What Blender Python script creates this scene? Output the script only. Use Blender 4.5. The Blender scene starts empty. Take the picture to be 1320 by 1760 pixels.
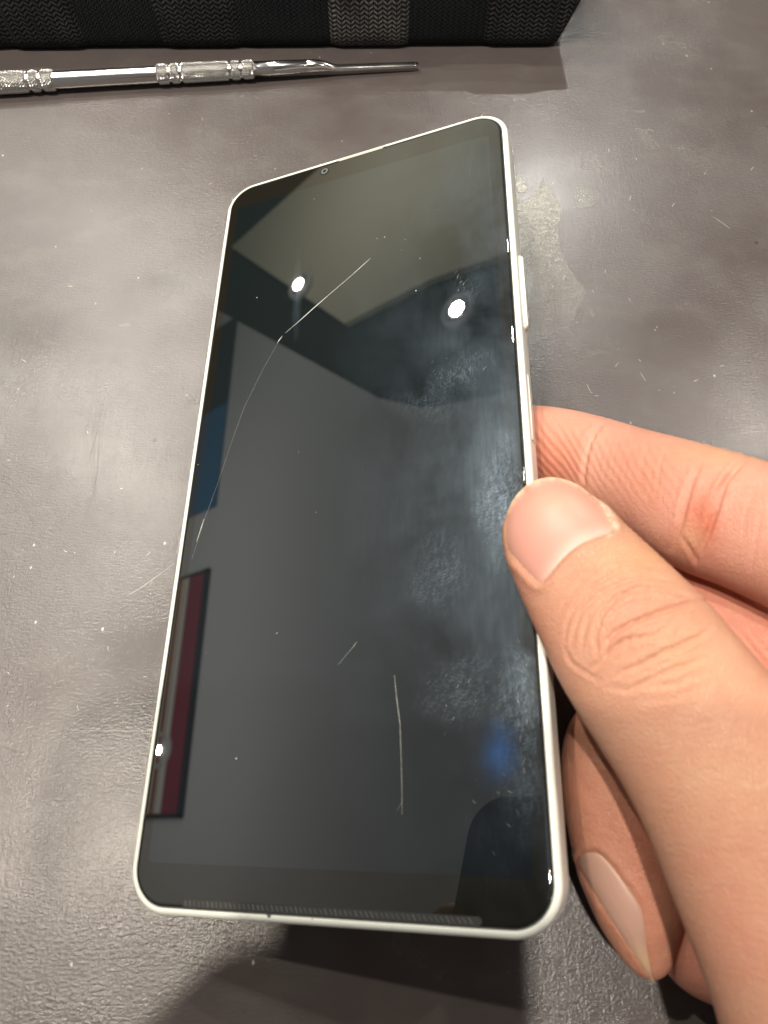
import bpy, bmesh, math, random
import numpy as np
from mathutils import Vector, Matrix
from mathutils.bvhtree import BVHTree

# ------------------------------------------------------------------ camera, world, lamps, exposure
sc = bpy.context.scene
COL = sc.collection
F = 1221.0                       # focal length in photo pixels
CH = 135.4                       # camera height over the table, mm
CS, SN = 0.91444364, 0.40471327
MW = np.array([[1, 0, 0], [0, -CS, SN], [0, -SN, -CS]])   # camera axes (right, down, forward) -> world


def W(p):
    """camera-axes millimetres -> world metres"""
    p = np.asarray(p, float)
    return (p @ MW.T + np.array([0, 0, CH])) * 0.001


def px(u, v, z):
    """a point seen at photo pixel (u, v) at forward distance z mm, camera-axes mm"""
    return np.array([(u - 660) * z / F, (v - 880) * z / F, z], float)


def on_plane(u, v, h=0.0):
    """where the ray of pixel (u, v) meets height h mm over the table: world mm"""
    d = MW @ np.array([u - 660, v - 880, F])
    k = (h - CH) / d[2]
    return d * k + np.array([0, 0, CH])


cam_d = bpy.data.cameras.new('camera')
cam = bpy.data.objects.new('camera', cam_d)
COL.objects.link(cam)
cam.location = (0, 0, CH * 0.001)
cam.rotation_euler = (math.atan2(SN, CS), 0, 0)
cam_d.sensor_fit = 'VERTICAL'
cam_d.sensor_height = 34.6
cam_d.lens = F * 34.6 / 1760
cam_d.clip_start = 0.005
cam_d.clip_end = 50
cam_d.dof.use_dof = True
cam_d.dof.focus_distance = 0.158
cam_d.dof.aperture_fstop = 23.0
sc.camera = cam

world = bpy.data.worlds.new('World')
sc.world = world
world.use_nodes = True
wn = world.node_tree
bg = wn.nodes['Background']
bg.inputs[0].default_value = (1.0, 0.97, 0.93, 1)
bg.inputs[1].default_value = 0.20

sc.view_settings.view_transform = 'Standard'
sc.view_settings.look = 'None'
sc.view_settings.exposure = 0
sc.view_settings.gamma = 1
sc.render.engine = 'CYCLES'
sc.cycles.max_bounces = 8
sc.cycles.use_denoising = True

CEIL = 1.70                      # ceiling height over the table, m


def lamp(name, x, y, power, col=(1, 0.93, 0.82), r=0.033):
    L = bpy.data.lights.new(name, 'AREA')
    L.shape = 'DISK'
    L.size = 2 * r
    L.energy = power
    L.color = col
    o = bpy.data.objects.new(name, L)
    COL.objects.link(o)
    o.location = (x, y, CEIL - 0.055)
    o.rotation_euler = (0, 0, 0)
    return o


def mirror_spot(u, v):
    """ceiling point whose mirror image in the table is seen at pixel (u, v)"""
    p = on_plane(u, v)
    d = p - np.array([0, 0, CH])
    d = d / np.linalg.norm(d)
    k = (CEIL - 0.055) * 1000 / -d[2]
    return (p[:2] + d[:2] * k) * 0.001


LAMPS = []
for (u, v, pw, col) in [(345, 560, 14, (1, 0.93, 0.84)), (205, 1455, 16, (1, 0.90, 0.76)),
                        (905, 430, 16, (0.97, 0.97, 0.90)), (1300, 775, 9, (1, 0.92, 0.83))]:
    q = mirror_spot(u, v)
    LAMPS.append((q[0], q[1], pw, col))
LAMPS += [(-0.825, 0.845, 20, (1, 0.95, 0.82)), (-1.88, 2.33, 7, (1, 0.96, 0.84)), (-1.02, 1.72, 7, (1, 0.96, 0.88)), (-2.52, 0.31, 4, (1, 0.93, 0.8)),
          (-0.12, -0.12, 24, (1, 0.92, 0.82)), (0.9, -0.8, 2.5, (1, 0.93, 0.84))]  # last entry is an added fill lamp for frame and hand
for (x, y, pw, col) in LAMPS:
    lamp('downlight_or_fill_lamp', x, y, pw, col, 0.014 if x < -2.4 else 0.027)
# added unseen uplights that brighten the ceiling for its mirror image
for (x, y, e) in [(-2.25, 0.7, 17.5), (-1.3, 2.7, 13)]:
    L = bpy.data.lights.new('ceiling_fill_lamp', 'AREA')
    L.shape = 'RECTANGLE'
    L.size = 0.9
    L.size_y = 2.2 if y < 2 else 1.0
    L.energy = e
    L.color = (1, 0.97, 0.90)
    o = bpy.data.objects.new('ceiling_fill_lamp', L)
    COL.objects.link(o)
    o.location = (x, y, 0.95)
    o.rotation_euler = (math.pi, 0, 0)


# ------------------------------------------------------------------ helpers
def new_mesh_obj(name, verts, faces, mats, parent=None, smooth=True, face_mats=None):
    me = bpy.data.meshes.new(name)
    me.from_pydata([tuple(v) for v in verts], [], [tuple(f) for f in faces])
    me.update()
    if not isinstance(mats, (list, tuple)):
        mats = [mats]
    for m in mats:
        me.materials.append(m)
    if face_mats is not None:
        me.polygons.foreach_set('material_index', face_mats)
    if smooth:
        me.polygons.foreach_set('use_smooth', [True] * len(me.polygons))
    o = bpy.data.objects.new(name, me)
    COL.objects.link(o)
    if parent is not None:
        o.parent = parent
    return o


def tag(o, label=None, cat=None, group=None, kind=None):
    if label:
        o['label'] = label
    if cat:
        o['category'] = cat
    if group:
        o['group'] = group
    if kind:
        o['kind'] = kind
    return o


class NT:
    """small node-tree writer"""
    def __init__(self, name):
        self.m = bpy.data.materials.new(name)
        self.m.use_nodes = True
        self.t = self.m.node_tree
        self.b = self.t.nodes['Principled BSDF']
        self.out = self.t.nodes['Material Output']

    def n(self, typ, **kw):
        nd = self.t.nodes.new(typ)
        for k, v in kw.items():
            if k == 'ins':
                for kk, vv in v.items():
                    if isinstance(vv, bpy.types.NodeSocket):
                        self.t.links.new(vv, nd.inputs[kk])
                    else:
                        nd.inputs[kk].default_value = vv
            else:
                setattr(nd, k, v)
        return nd

    def math(self, op, a, b=None, c=None, clamp=False):
        nd = self.t.nodes.new('ShaderNodeMath')
        nd.operation = op
        nd.use_clamp = clamp
        for i, x in enumerate((a, b, c)):
            if x is None:
                continue
            if isinstance(x, bpy.types.NodeSocket):
                self.t.links.new(x, nd.inputs[i])
            else:
                nd.inputs[i].default_value = x
        return nd.outputs[0]

    def ramp(self, fac, stops):
        nd = self.t.nodes.new('ShaderNodeValToRGB')
        e = nd.color_ramp.elements
        while len(e) > 1:
            e.remove(e[-1])
        for i, (p, c) in enumerate(stops):
            el = e[0] if i == 0 else e.new(p)
            el.position = p
            if not isinstance(c, (tuple, list)):
                c = (c, c, c)
            el.color = (*c, 1)
        self.t.links.new(fac, nd.inputs[0])
        return nd.outputs[0]

    def mix(self, fac, a, b, blend='MIX'):
        nd = self.t.nodes.new('ShaderNodeMix')
        nd.data_type = 'RGBA'
        nd.blend_type = blend
        for i, x in ((0, fac), (6, a), (7, b)):
            if isinstance(x, bpy.types.NodeSocket):
                self.t.links.new(x, nd.inputs[i])
            elif i == 0:
                nd.inputs[i].default_value = x
            else:
                nd.inputs[i].default_value = (*x, 1) if len(x) == 3 else x
        return nd.outputs[2]

    def noise(self, vec, scale, detail=3, rough=0.5, dist=0.0):
        nd = self.n('ShaderNodeTexNoise')
        nd.inputs['Scale'].default_value = scale
        nd.inputs['Detail'].default_value = detail
        nd.inputs['Roughness'].default_value = rough
        nd.inputs['Distortion'].default_value = dist
        if vec is not None:
            self.t.links.new(vec, nd.inputs['Vector'])
        return nd.outputs['Fac']

    def mapping(self, vec, loc=(0, 0, 0), rot=(0, 0, 0), scale=(1, 1, 1)):
        nd = self.n('ShaderNodeMapping')
        nd.inputs['Location'].default_value = loc
        nd.inputs['Rotation'].default_value = rot
        nd.inputs['Scale'].default_value = scale
        self.t.links.new(vec, nd.inputs['Vector'])
        return nd.outputs[0]

    def obj(self):
        return self.n('ShaderNodeTexCoord').outputs['Object']

    def bump(self, height, strength, dist, normal=None):
        nd = self.n('ShaderNodeBump')
        nd.inputs['Strength'].default_value = strength
        nd.inputs['Distance'].default_value = dist
        self.t.links.new(height, nd.inputs['Height'])
        if normal is not None:
            self.t.links.new(normal, nd.inputs['Normal'])
        return nd.outputs[0]

    def link(self, a, name):
        self.t.links.new(a, self.b.inputs[name])

    def set(self, **kw):
        for k, v in kw.items():
            k = k.replace('_', ' ')
            if isinstance(v, tuple) and len(v) == 3 and k != 'Subsurface Radius':
                v = (*v, 1)
            self.b.inputs[k].default_value = v
        return self


def plain(name, col, rough=0.5, metal=0.0, **kw):
    t = NT(name)
    t.set(Base_Color=col, Roughness=rough, Metallic=metal, **kw)
    return t.m


# ------------------------------------------------------------------ materials
def mat_table():
    t = NT('table_laminate')
    o = t.obj()
    big = t.noise(o, 14, 4, 0.6)
    mid = t.noise(o, 60, 4, 0.6)
    base = t.mix(t.ramp(big, [(0.3, 0.0), (0.7, 1.0)]), (0.066, 0.054, 0.052), (0.082, 0.069, 0.066))
    base = t.mix(t.math('MULTIPLY', t.ramp(mid, [(0.40, 0.0), (0.80, 1.0)]), 0.22), base, (0.125, 0.12, 0.108))
    # worn pale dust smudges
    sm = t.noise(t.mapping(o, scale=(1, 1.6, 1)), 70, 3, 0.6, 0.2)
    smk = t.ramp(sm, [(0.50, 0.0), (0.90, 1.0)])
    base = t.mix(t.math('MULTIPLY', smk, 0.08), base, (0.30, 0.29, 0.25))
    # pale specks
    vo = t.n('ShaderNodeTexVoronoi', ins={'Scale': 330.0})
    t.t.links.new(t.mapping(o, rot=(0, 0, 0.4), scale=(1, 0.7, 1)), vo.inputs['Vector'])
    spk = t.ramp(vo.outputs['Distance'], [(0.05, 1.0), (0.10, 0.0)])
    spm = t.ramp(t.noise(o, 120, 2), [(0.60, 0.0), (0.68, 1.0)])
    spk = t.math('MULTIPLY', spk, spm)
    base = t.mix(t.math('MULTIPLY', spk, 0.8), base, (0.5, 0.48, 0.4))
    # dark specks
    vo2 = t.n('ShaderNodeTexVoronoi', ins={'Scale': 170.0})
    t.t.links.new(t.mapping(o, loc=(3, 1, 0), rot=(0, 0, 1.0)), vo2.inputs['Vector'])
    ds = t.math('MULTIPLY', t.ramp(vo2.outputs['Distance'], [(0.05, 1.0), (0.11, 0.0)]),
                t.ramp(t.noise(t.mapping(o, loc=(7, 0, 0)), 60, 2), [(0.56, 0.0), (0.66, 1.0)]))
    base = t.mix(t.math('MULTIPLY', ds, 0.8), base, (0.03, 0.028, 0.026))
    t.link(base, 'Base Color')
    # gloss varies with wear
    rg = t.noise(o, 30, 3, 0.55)
    rough = t.math('ADD', 0.17, t.math('MULTIPLY', t.ramp(rg, [(0.30, 0.0), (0.70, 1.0)]), 0.11))
    rough = t.math('ADD', rough, t.math('MULTIPLY', smk, 0.06))
    t.link(rough, 'Roughness')
    # pebbled skin of the laminate
    peb = t.noise(o, 2000, 3, 0.75)
    peb2 = t.noise(t.mapping(o, rot=(0, 0, 0.3), scale=(0.5, 1.4, 1)), 1500, 2, 0.5)
    lines = t.noise(t.mapping(o, rot=(0, 0, -1.2), scale=(12, 0.6, 1)), 120, 3, 0.6)
    amp = t.ramp(t.noise(t.mapping(o, loc=(2, 5, 0)), 22, 2), [(0.35, 0.35), (0.65, 1.0)])
    h = t.math('ADD', t.math('MULTIPLY', peb, 1.0), t.math('MULTIPLY', peb2, 0.8))
    h = t.math('MULTIPLY', h, amp)
    h = t.math('ADD', h, t.math('MULTIPLY', lines, 0.25))
    n1 = t.bump(h, 0.85, 0.00009)
    t.link(n1, 'Normal')
    t.set(IOR=1.52)
    return t.m


def mat_frame():
    t = NT('ivory_plastic')
    o = t.obj()
    n = t.noise(o, 300, 3)
    gr = t.math('MULTIPLY', t.ramp(t.noise(o, 700, 4, 0.7), [(0.60, 0.0), (0.72, 1.0)]), t.ramp(t.noise(o, 60, 2), [(0.5, 0.0), (0.65, 1.0)]))
    c = t.mix(n, (0.84, 0.85, 0.77), (0.88, 0.89, 0.82))
    t.link(t.mix(t.math('MULTIPLY', gr, 0.45), c, (0.35, 0.31, 0.24)), 'Base Color')
    t.set(Roughness=0.38, IOR=1.47)
    t.link(t.bump(t.noise(o, 3000, 2), 0.1, 0.00003), 'Normal')
    return t.m


def mat_glass(name, base, tintdisp):
    """black cover glass with grease smears; object coords are phone-local metres"""
    t = NT(name)
    o = t.obj()
    sep = t.n('ShaderNodeSeparateXYZ')
    t.t.links.new(o, sep.inputs[0])
    X, Y = sep.outputs[0], sep.outputs[1]

    def ell(cx, cy, rx, ry, a=0.0):
        m = t.mapping(o, loc=(0, 0, 0))
        v = t.n('ShaderNodeVectorMath', operation='SUBTRACT')
        t.t.links.new(m, v.inputs[0])
        v.inputs[1].default_value = (cx * .001, cy * .001, 0)
        m2 = t.mapping(v.outputs[0], rot=(0, 0, a))
        m3 = t.mapping(m2, scale=(1000 / rx, 1000 / ry, 0))
        ln = t.n('ShaderNodeVectorMath', operation='LENGTH')
        t.t.links.new(m3, ln.inputs[0])
        nz = t.math('MULTIPLY', t.math('SUBTRACT', t.noise(o, 160, 3), 0.5), 1.1)
        return t.ramp(t.math('ADD', ln.outputs['Value'], nz), [(0.1, 1.0), (1.1, 0.0)]), m2

    # grease cloud over the right half
    cloud = t.noise(t.mapping(o, scale=(1, 0.7, 1)), 55, 5, 0.6, 0.3)
    side = t.ramp(t.math('ADD', t.math('MULTIPLY', X, 18.0), 0.35), [(0.25, 0.0), (0.95, 1.0)])
    grease = t.math('MULTIPLY', t.ramp(cloud, [(0.36, 0.0), (0.68, 1.0)]), side)
    tot = t.math('MULTIPLY', grease, 0.11)
    ridge_h = None
    for (cx, cy, rx, ry, a, s) in [(21, -45, 7, 8, 0.7, .5), (29.5, -61, 4, 9, 0.2, .5), (22, 11, 8, 5, -0.5, .42), (28.5, -14, 5, 12, 0.1, .8),
                                   (18, -26, 6, 9, 0.3, .42), (29, -50, 4, 11, 0.1, .9), (16, 6, 9, 4, 0.4, .3), (24, 30, 5, 6, 0.2, .3),
                                   (30.6, -52, 2.2, 13, 0.0, 1.3)]:
        e, m2 = ell(cx, cy, rx, ry, a)
        w = t.n('ShaderNodeTexWave', wave_type='RINGS', rings_direction='Z')
        w.inputs['Scale'].default_value = 560
        w.inputs['Distortion'].default_value = 9.0
        w.inputs['Detail'].default_value = 2
        w.inputs['Detail Scale'].default_value = 2
        t.t.links.new(t.mapping(m2, loc=(0.004, -0.006, 0)), w.inputs['Vector'])
        blot = t.ramp(t.noise(t.mapping(m2, scale=(1, .4, 1)), 1300, 4, 0.75), [(0.44, 0.0), (0.62, 1.0)])
        pat = t.math('MULTIPLY', t.math('ADD', 0.4, t.math('MULTIPLY', t.ramp(w.outputs['Fac'], [(0.35, 0.0), (0.8, 1.0)]), 0.6)), t.math('ADD', 0.3, blot))
        tot = t.math('ADD', tot, t.math('MULTIPLY', t.math('MULTIPLY', e, pat), s * .24))
    # wiped streaks
    st = t.noise(t.mapping(o, rot=(0, 0, 0.5), scale=(14, 1, 1)), 130, 3, 0.6)
    tot = t.math('MULTIPLY', tot, t.math('ADD', 0.55, t.math('MULTIPLY', st, 0.9)))
    tot = t.math('ADD', tot, 0.008)
    # vertical smear by the lamp glint
    e, m2 = ell(-12.6, 39, 1.3, 13, -0.05)
    tot = t.math('ADD', tot, t.math('MULTIPLY', t.math('MULTIPLY', e, t.noise(t.mapping(o, scale=(8, 1, 1)), 200, 3)), 0.16))
    # dust dots
    vo = t.n('ShaderNodeTexVoronoi', ins={'Scale': 190.0})
    t.t.links.new(o, vo.inputs['Vector'])
    dots = t.math('MULTIPLY', t.ramp(vo.outputs['Distance'], [(0.022, 1.0), (0.034, 0.0)]),
                  t.ramp(t.noise(t.mapping(o, loc=(1, 1, 1)), 170, 2), [(0.53, 0.0), (0.6, 1.0)]))
    b = t.b
    t.set(Base_Color=base, Roughness=0.012, IOR=1.8 if tintdisp else 1.68)
    if tintdisp:
        cellc = t.mix(t.ramp(t.math('ADD', t.math('MULTIPLY', Y, 9.0), 0.5), [(0.0, 0.0), (1.0, 1.0)]), base,
                      (base[0] * .9, base[1] * 1.08, base[2] * .85))
        t.link(cellc, 'Base Color')
    gl = t.n('ShaderNodeBsdfAnisotropic')
    gl.inputs['Color'].default_value = (0.25, 0.31, 0.38, 1)
    gl.inputs['Roughness'].default_value = 0.36
    df = t.n('ShaderNodeBsdfDiffuse')
    df.inputs['Color'].default_value = (0.10, 0.14, 0.18, 1)
    gm = t.n('ShaderNodeMixShader')
    gm.inputs[0].default_value = 0.35
    t.t.links.new(gl.outputs[0], gm.inputs[1])
    t.t.links.new(df.outputs[0], gm.inputs[2])
    mx = t.n('ShaderNodeMixShader')
    t.t.links.new(t.math('MINIMUM', tot, 0.75), mx.inputs[0])
    t.t.links.new(b.outputs[0], mx.inputs[1])
    t.t.links.new(gm.outputs[0], mx.inputs[2])
    # the panel's blue sheen, painted as a patch of tinted gloss
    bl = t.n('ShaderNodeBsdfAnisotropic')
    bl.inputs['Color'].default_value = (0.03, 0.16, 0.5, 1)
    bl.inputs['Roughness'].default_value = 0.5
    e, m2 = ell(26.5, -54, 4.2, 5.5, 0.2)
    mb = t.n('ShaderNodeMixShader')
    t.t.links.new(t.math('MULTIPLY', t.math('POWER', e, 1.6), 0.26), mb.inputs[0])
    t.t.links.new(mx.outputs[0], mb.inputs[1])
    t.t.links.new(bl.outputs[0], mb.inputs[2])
    du = t.n('ShaderNodeBsdfDiffuse')
    du.inputs['Color'].default_value = (0.5, 0.52, 0.5, 1)
    md = t.n('ShaderNodeMixShader')
    t.t.links.new(t.math('MULTIPLY', dots, 0.8), md.inputs[0])
    t.t.links.new(mb.outputs[0], md.inputs[1])
    t.t.links.new(du.outputs[0], md.inputs[2])
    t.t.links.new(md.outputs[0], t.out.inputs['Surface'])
    return t.m


def mat_skin():
    t = NT('skin')
    o = t.obj()
    at = t.n('ShaderNodeAttribute', attribute_name='tint')
    n = t.noise(o, 130, 5, 0.65)
    n2 = t.noise(o, 420, 3, 0.6)
    c = t.mix(t.math('MULTIPLY', t.ramp(n, [(0.35, 0.0), (0.7, 1.0)]), 0.42), at.outputs['Color'], (0.46, 0.17, 0.10))
    c = t.mix(t.math('MULTIPLY', t.ramp(n2, [(0.4, 0.0), (0.75, 1.0)]), 0.18), c, (0.56, 0.33, 0.20))
    t.link(c, 'Base Color')
    t.set(Roughness=0.48, IOR=1.42, Subsurface_Weight=0.24, Subsurface_Scale=0.0015)
    t.b.inputs['Subsurface Radius'].default_value = (1.0, 0.35, 0.18)
    t.b.inputs['Specular IOR Level'].default_value = 0.42
    rid = t.n('ShaderNodeAttribute', attribute_name='ridge')
    w = t.n('ShaderNodeTexWave', wave_type='BANDS', bands_direction='DIAGONAL')
    w.inputs['Scale'].default_value = 520
    w.inputs['Distortion'].default_value = 3.0
    w.inputs['Detail'].default_value = 2
    w.inputs['Detail Scale'].default_value = 0.6
    t.t.links.new(t.mapping(o, rot=(0, 0.3, -0.25), scale=(1.2, .3, .6)), w.inputs['Vector'])
    vo = t.n('ShaderNodeTexVoronoi', ins={'Scale': 2100.0})
    vo.feature = 'DISTANCE_TO_EDGE'
    t.t.links.new(t.mapping(o, rot=(0, 0, 0.9), scale=(1, 0.55, 1)), vo.inputs['Vector'])
    cell = t.ramp(vo.outputs['Distance'], [(0.0, 0.0), (0.14, 1.0)])
    fine = t.noise(o, 2200, 2)
    h = t.math('ADD', t.math('MULTIPLY', cell, t.math('MULTIPLY', t.math('SUBTRACT', 1.0, rid.outputs['Fac']), 0.45)), t.math('MULTIPLY', fine, 0.4))
    h = t.math('ADD', h, t.math('MULTIPLY', w.outputs['Fac'], t.math('MULTIPLY', rid.outputs['Fac'], 0.9)))
    soft = t.noise(t.mapping(o, rot=(0, 0, 0.95), scale=(1, 4.0, 1)), 300, 3, 0.6)
    h = t.math('ADD', h, t.math('MULTIPLY', soft, 1.0))
    t.link(t.bump(h, 0.8, 0.00014), 'Normal')
    return t.m


def mat_nail():
    t = NT('nail')
    at = t.n('ShaderNodeAttribute', attribute_name='tint')
    t.link(at.outputs['Color'], 'Base Color')
    o = t.obj()
    t.set(Roughness=0.42, IOR=1.5, Subsurface_Weight=0.25, Subsurface_Scale=0.0012, Coat_Weight=0.0, Coat_Roughness=0.25)
    t.b.inputs['Subsurface Radius'].default_value = (1.0, 0.4, 0.25)
    t.link(t.bump(t.noise(t.mapping(o, rot=(0, 0, 0.55), scale=(1, 0.12, 1)), 1400, 2), 0.18, 0.00008), 'Normal')
    return t.m


def mat_steel():
    t = NT('polished_steel')
    o = t.obj()
    t.set(Base_Color=(0.66, 0.65, 0.64), Metallic=1.0, Roughness=0.16)
    t.link(t.math('ADD', 0.10, t.math('MULTIPLY', t.noise(t.mapping(o, scale=(0.1, 1, 1)), 900, 3), 0.16)), 'Roughness')
    return t.m


def mat_knit(name, c0, c1, mode):
    """knitted elastic: columns of chevrons"""
    t = NT(name)
    o = t.obj()
    sep = t.n('ShaderNodeSeparateXYZ')
    t.t.links.new(o, sep.inputs[0])
    X = t.math('ADD', sep.outputs[0], t.math('MULTIPLY', t.math('SUBTRACT', t.noise(o, 200, 2), 0.5), 0.0006))
    Z = t.math('ADD', sep.outputs[2], t.math('MULTIPLY', t.math('SUBTRACT', t.noise(t.mapping(o, loc=(4, 0, 0)), 200, 2), 0.5), 0.0006))
    Z = t.math('SUBTRACT', Z, sep.outputs[1])
    colw = 0.0026 if mode != 'fine' else 0.0017
    rowh = 0.00125 if mode != 'fine' else 0.0011
    fx = t.math('FRACT', t.math('DIVIDE', t.math('ADD', X, 1.0), colw))
    tri = t.math('ABSOLUTE', t.math('SUBTRACT', fx, 0.5))
    ph = t.math('ADD', t.math('DIVIDE', Z, rowh), t.math('MULTIPLY', tri, 1.6 if mode != 'fine' else 2.2))
    row = t.math('ABSOLUTE', t.math('SUBTRACT', t.math('FRACT', ph), 0.5))
    row = t.ramp(row, [(0.05, 1.0), (0.42, 0.0)])
    colr = t.ramp(tri, [(0.0, 0.25), (0.12, 1.0), (0.40, 1.0), (0.5, 0.35)])
    h = t.math('MULTIPLY', row, colr)
    fz = t.noise(o, 2600, 3, 0.7)
    patch = t.ramp(t.noise(t.mapping(o, loc=(0, 0, 5)), 90, 3), [(0.35, 0.25), (0.65, 1.0)])
    cc = t.mix(t.math('MULTIPLY', t.math('MULTIPLY', h, patch), t.math('ADD', 0.4, fz)), c0, c1)
    t.link(cc, 'Base Color')
    t.set(Roughness=0.8, IOR=1.25, Sheen_Weight=0.03, Sheen_Roughness=0.5)
    t.link(t.bump(t.math('ADD', h, t.math('MULTIPLY', fz, 0.3)), 0.9, 0.0005), 'Normal')
    return t.m


M_TABLE = mat_table()
M_FRAME = mat_frame()
M_BEZEL = mat_glass('bezel_glass', (0.009, 0.0075, 0.004), False)
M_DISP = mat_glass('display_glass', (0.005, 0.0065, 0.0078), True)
M_SKIN = mat_skin()
M_NAIL = mat_nail()
M_STEEL = mat_steel()
M_GRIP = plain('knurled_steel', (0.62, 0.61, 0.59), 0.26, 1.0)
M_BLACK = plain('black_rubber', (0.012, 0.012, 0.014), 0.5)
M_DARK = plain('dark_gap', (0.02, 0.02, 0.02), 0.6)

# ------------------------------------------------------------------ table
def slab(name, x0, x1, y0, y1, z0, z1, mat, parent=None, bev=0.0):
    bm = bmesh.new()
    bmesh.ops.create_cube(bm, size=1)
    for v in bm.verts:
        v.co = Vector(((x0 + x1) / 2 + v.co.x * (x1 - x0), (y0 + y1) / 2 + v.co.y * (y1 - y0), (z0 + z1) / 2 + v.co.z * (z1 - z0)))
    if bev:
        bmesh.ops.bevel(bm, geom=bm.edges[:], offset=bev, segments=4, affect='EDGES', profile=0.5)
    me = bpy.data.meshes.new(name)
    bm.to_mesh(me)
    bm.free()
    me.materials.append(mat)
    o = bpy.data.objects.new(name, me)
    COL.objects.link(o)
    if parent is not None:
        o.parent = parent
    return o


table = slab('table_top', -1.1, 1.1, -0.7, 1.1, -0.03, 0.0, M_TABLE)
tag(table, kind='structure')

# dry hair-line scratches and nicks in the laminate
M_SCR_D = plain('scratch_dark', (0.035, 0.032, 0.03), 0.6)
M_SCR_L = plain('scratch_pale', (0.34, 0.33, 0.28), 0.5)


def strips(name, polys, mat, wmm, parent, z=0.00004, seed=1):
    rnd = random.Random(seed)
    V, Fc = [], []
    for pts in polys:
        P = [on_plane(u, v)[:2] * 0.001 for (u, v) in pts]
        # resample with a slight wobble
        Q = []
        for a, b in zip(P[:-1], P[1:]):
            for k in range(8):
                Q.append(a + (b - a) * k / 8 + np.array([rnd.uniform(-1, 1), rnd.uniform(-1, 1)]) * 0.00004)
        Q.append(P[-1])
        n = len(Q)
        b0 = len(V)
        for i, q in enumerate(Q):
            d = Q[min(i + 1, n - 1)] - Q[max(i - 1, 0)]
            d = d / (np.linalg.norm(d) + 1e-12)
            nn = np.array([-d[1], d[0]])
            w = wmm * 0.0005 * (math.sin(math.pi * (i + 0.3) / (n + 0.6)) ** 0.5) * rnd.uniform(0.5, 1.2)
            V += [(q[0] + nn[0] * w, q[1] + nn[1] * w, z), (q[0] - nn[0] * w, q[1] - nn[1] * w, z)]
        for i in range(n - 1):
            Fc.append((b0 + 2 * i, b0 + 2 * i + 1, b0 + 2 * i + 3, b0 + 2 * i + 2))
    return new_mesh_obj(name, V, Fc, mat, parent, smooth=False)


rs = random.Random(4)
dark = [[(165, 720), (160, 740)], [(175, 700), (168, 740), (150, 800)], [(172, 735), (168, 800), (160, 850), (140, 905)],
        [(0, 815), (30, 850), (60, 905)], [(70, 660), (62, 700), (55, 730)], [(12, 1232), (16, 1248), (20, 1262)],
        [(45, 1308), (52, 1290), (54, 1272)], [(100, 1570), (107, 1562), (110, 1545)], [(55, 1585), (66, 1574)],
        [(0, 1282), (18, 1288), (32, 1295)], [(118, 1305), (122, 1299)], [(190, 1342), (200, 1342)], [(0, 1124), (25, 1128), (52, 1129)],
        [(97, 1510), (98, 1500)]]
for k in range(22):
    u, v = rs.uniform(10, 200), rs.uniform(640, 1600)
    a, l = rs.uniform(0, 3.14), rs.uniform(4, 12)
    dark.append([(u, v), (u + l * math.cos(a), v + l * math.sin(a) * .8)])
strips('scratch_mark', dark, M_SCR_D, 0.13, table)
pale = [[(218, 1025), (250, 1005), (300, 968)], [(1008, 1 * 660), (1016, 676)], [(1012, 530), (1020, 545)],
        [(1225, 372), (1255, 393)], [(1100, 640), (1110, 655)], [(120, 1256), (255, 1256)], [(215, 1212), (262, 1206)]]
for k in range(60):
    u, v = rs.choice([(rs.uniform(0, 330), rs.uniform(420, 1300)), (rs.uniform(930, 1300), rs.uniform(200, 720)), (rs.uniform(130, 900), rs.uniform(170, 330))])
    a, l = rs.uniform(0, 3.14), rs.uniform(3, 11)
    pale.append([(u, v), (u + l * math.cos(a), v + l * math.sin(a) * .8)])
strips('scratch_mark', pale, M_SCR_L, 0.11, table, seed=3)

# pale film that paints the sparkling patches of light beside the phone
def mat_light_patch():
    t = NT('painted_light_patch')
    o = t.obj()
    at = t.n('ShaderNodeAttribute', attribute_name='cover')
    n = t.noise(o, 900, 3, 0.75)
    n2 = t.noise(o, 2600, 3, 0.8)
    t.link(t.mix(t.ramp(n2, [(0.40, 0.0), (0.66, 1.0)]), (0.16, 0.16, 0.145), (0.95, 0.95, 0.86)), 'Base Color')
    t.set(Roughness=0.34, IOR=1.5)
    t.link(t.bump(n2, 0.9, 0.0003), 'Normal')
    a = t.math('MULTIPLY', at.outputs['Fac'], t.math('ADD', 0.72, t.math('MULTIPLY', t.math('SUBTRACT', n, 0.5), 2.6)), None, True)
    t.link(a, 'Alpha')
    return t.m


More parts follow.
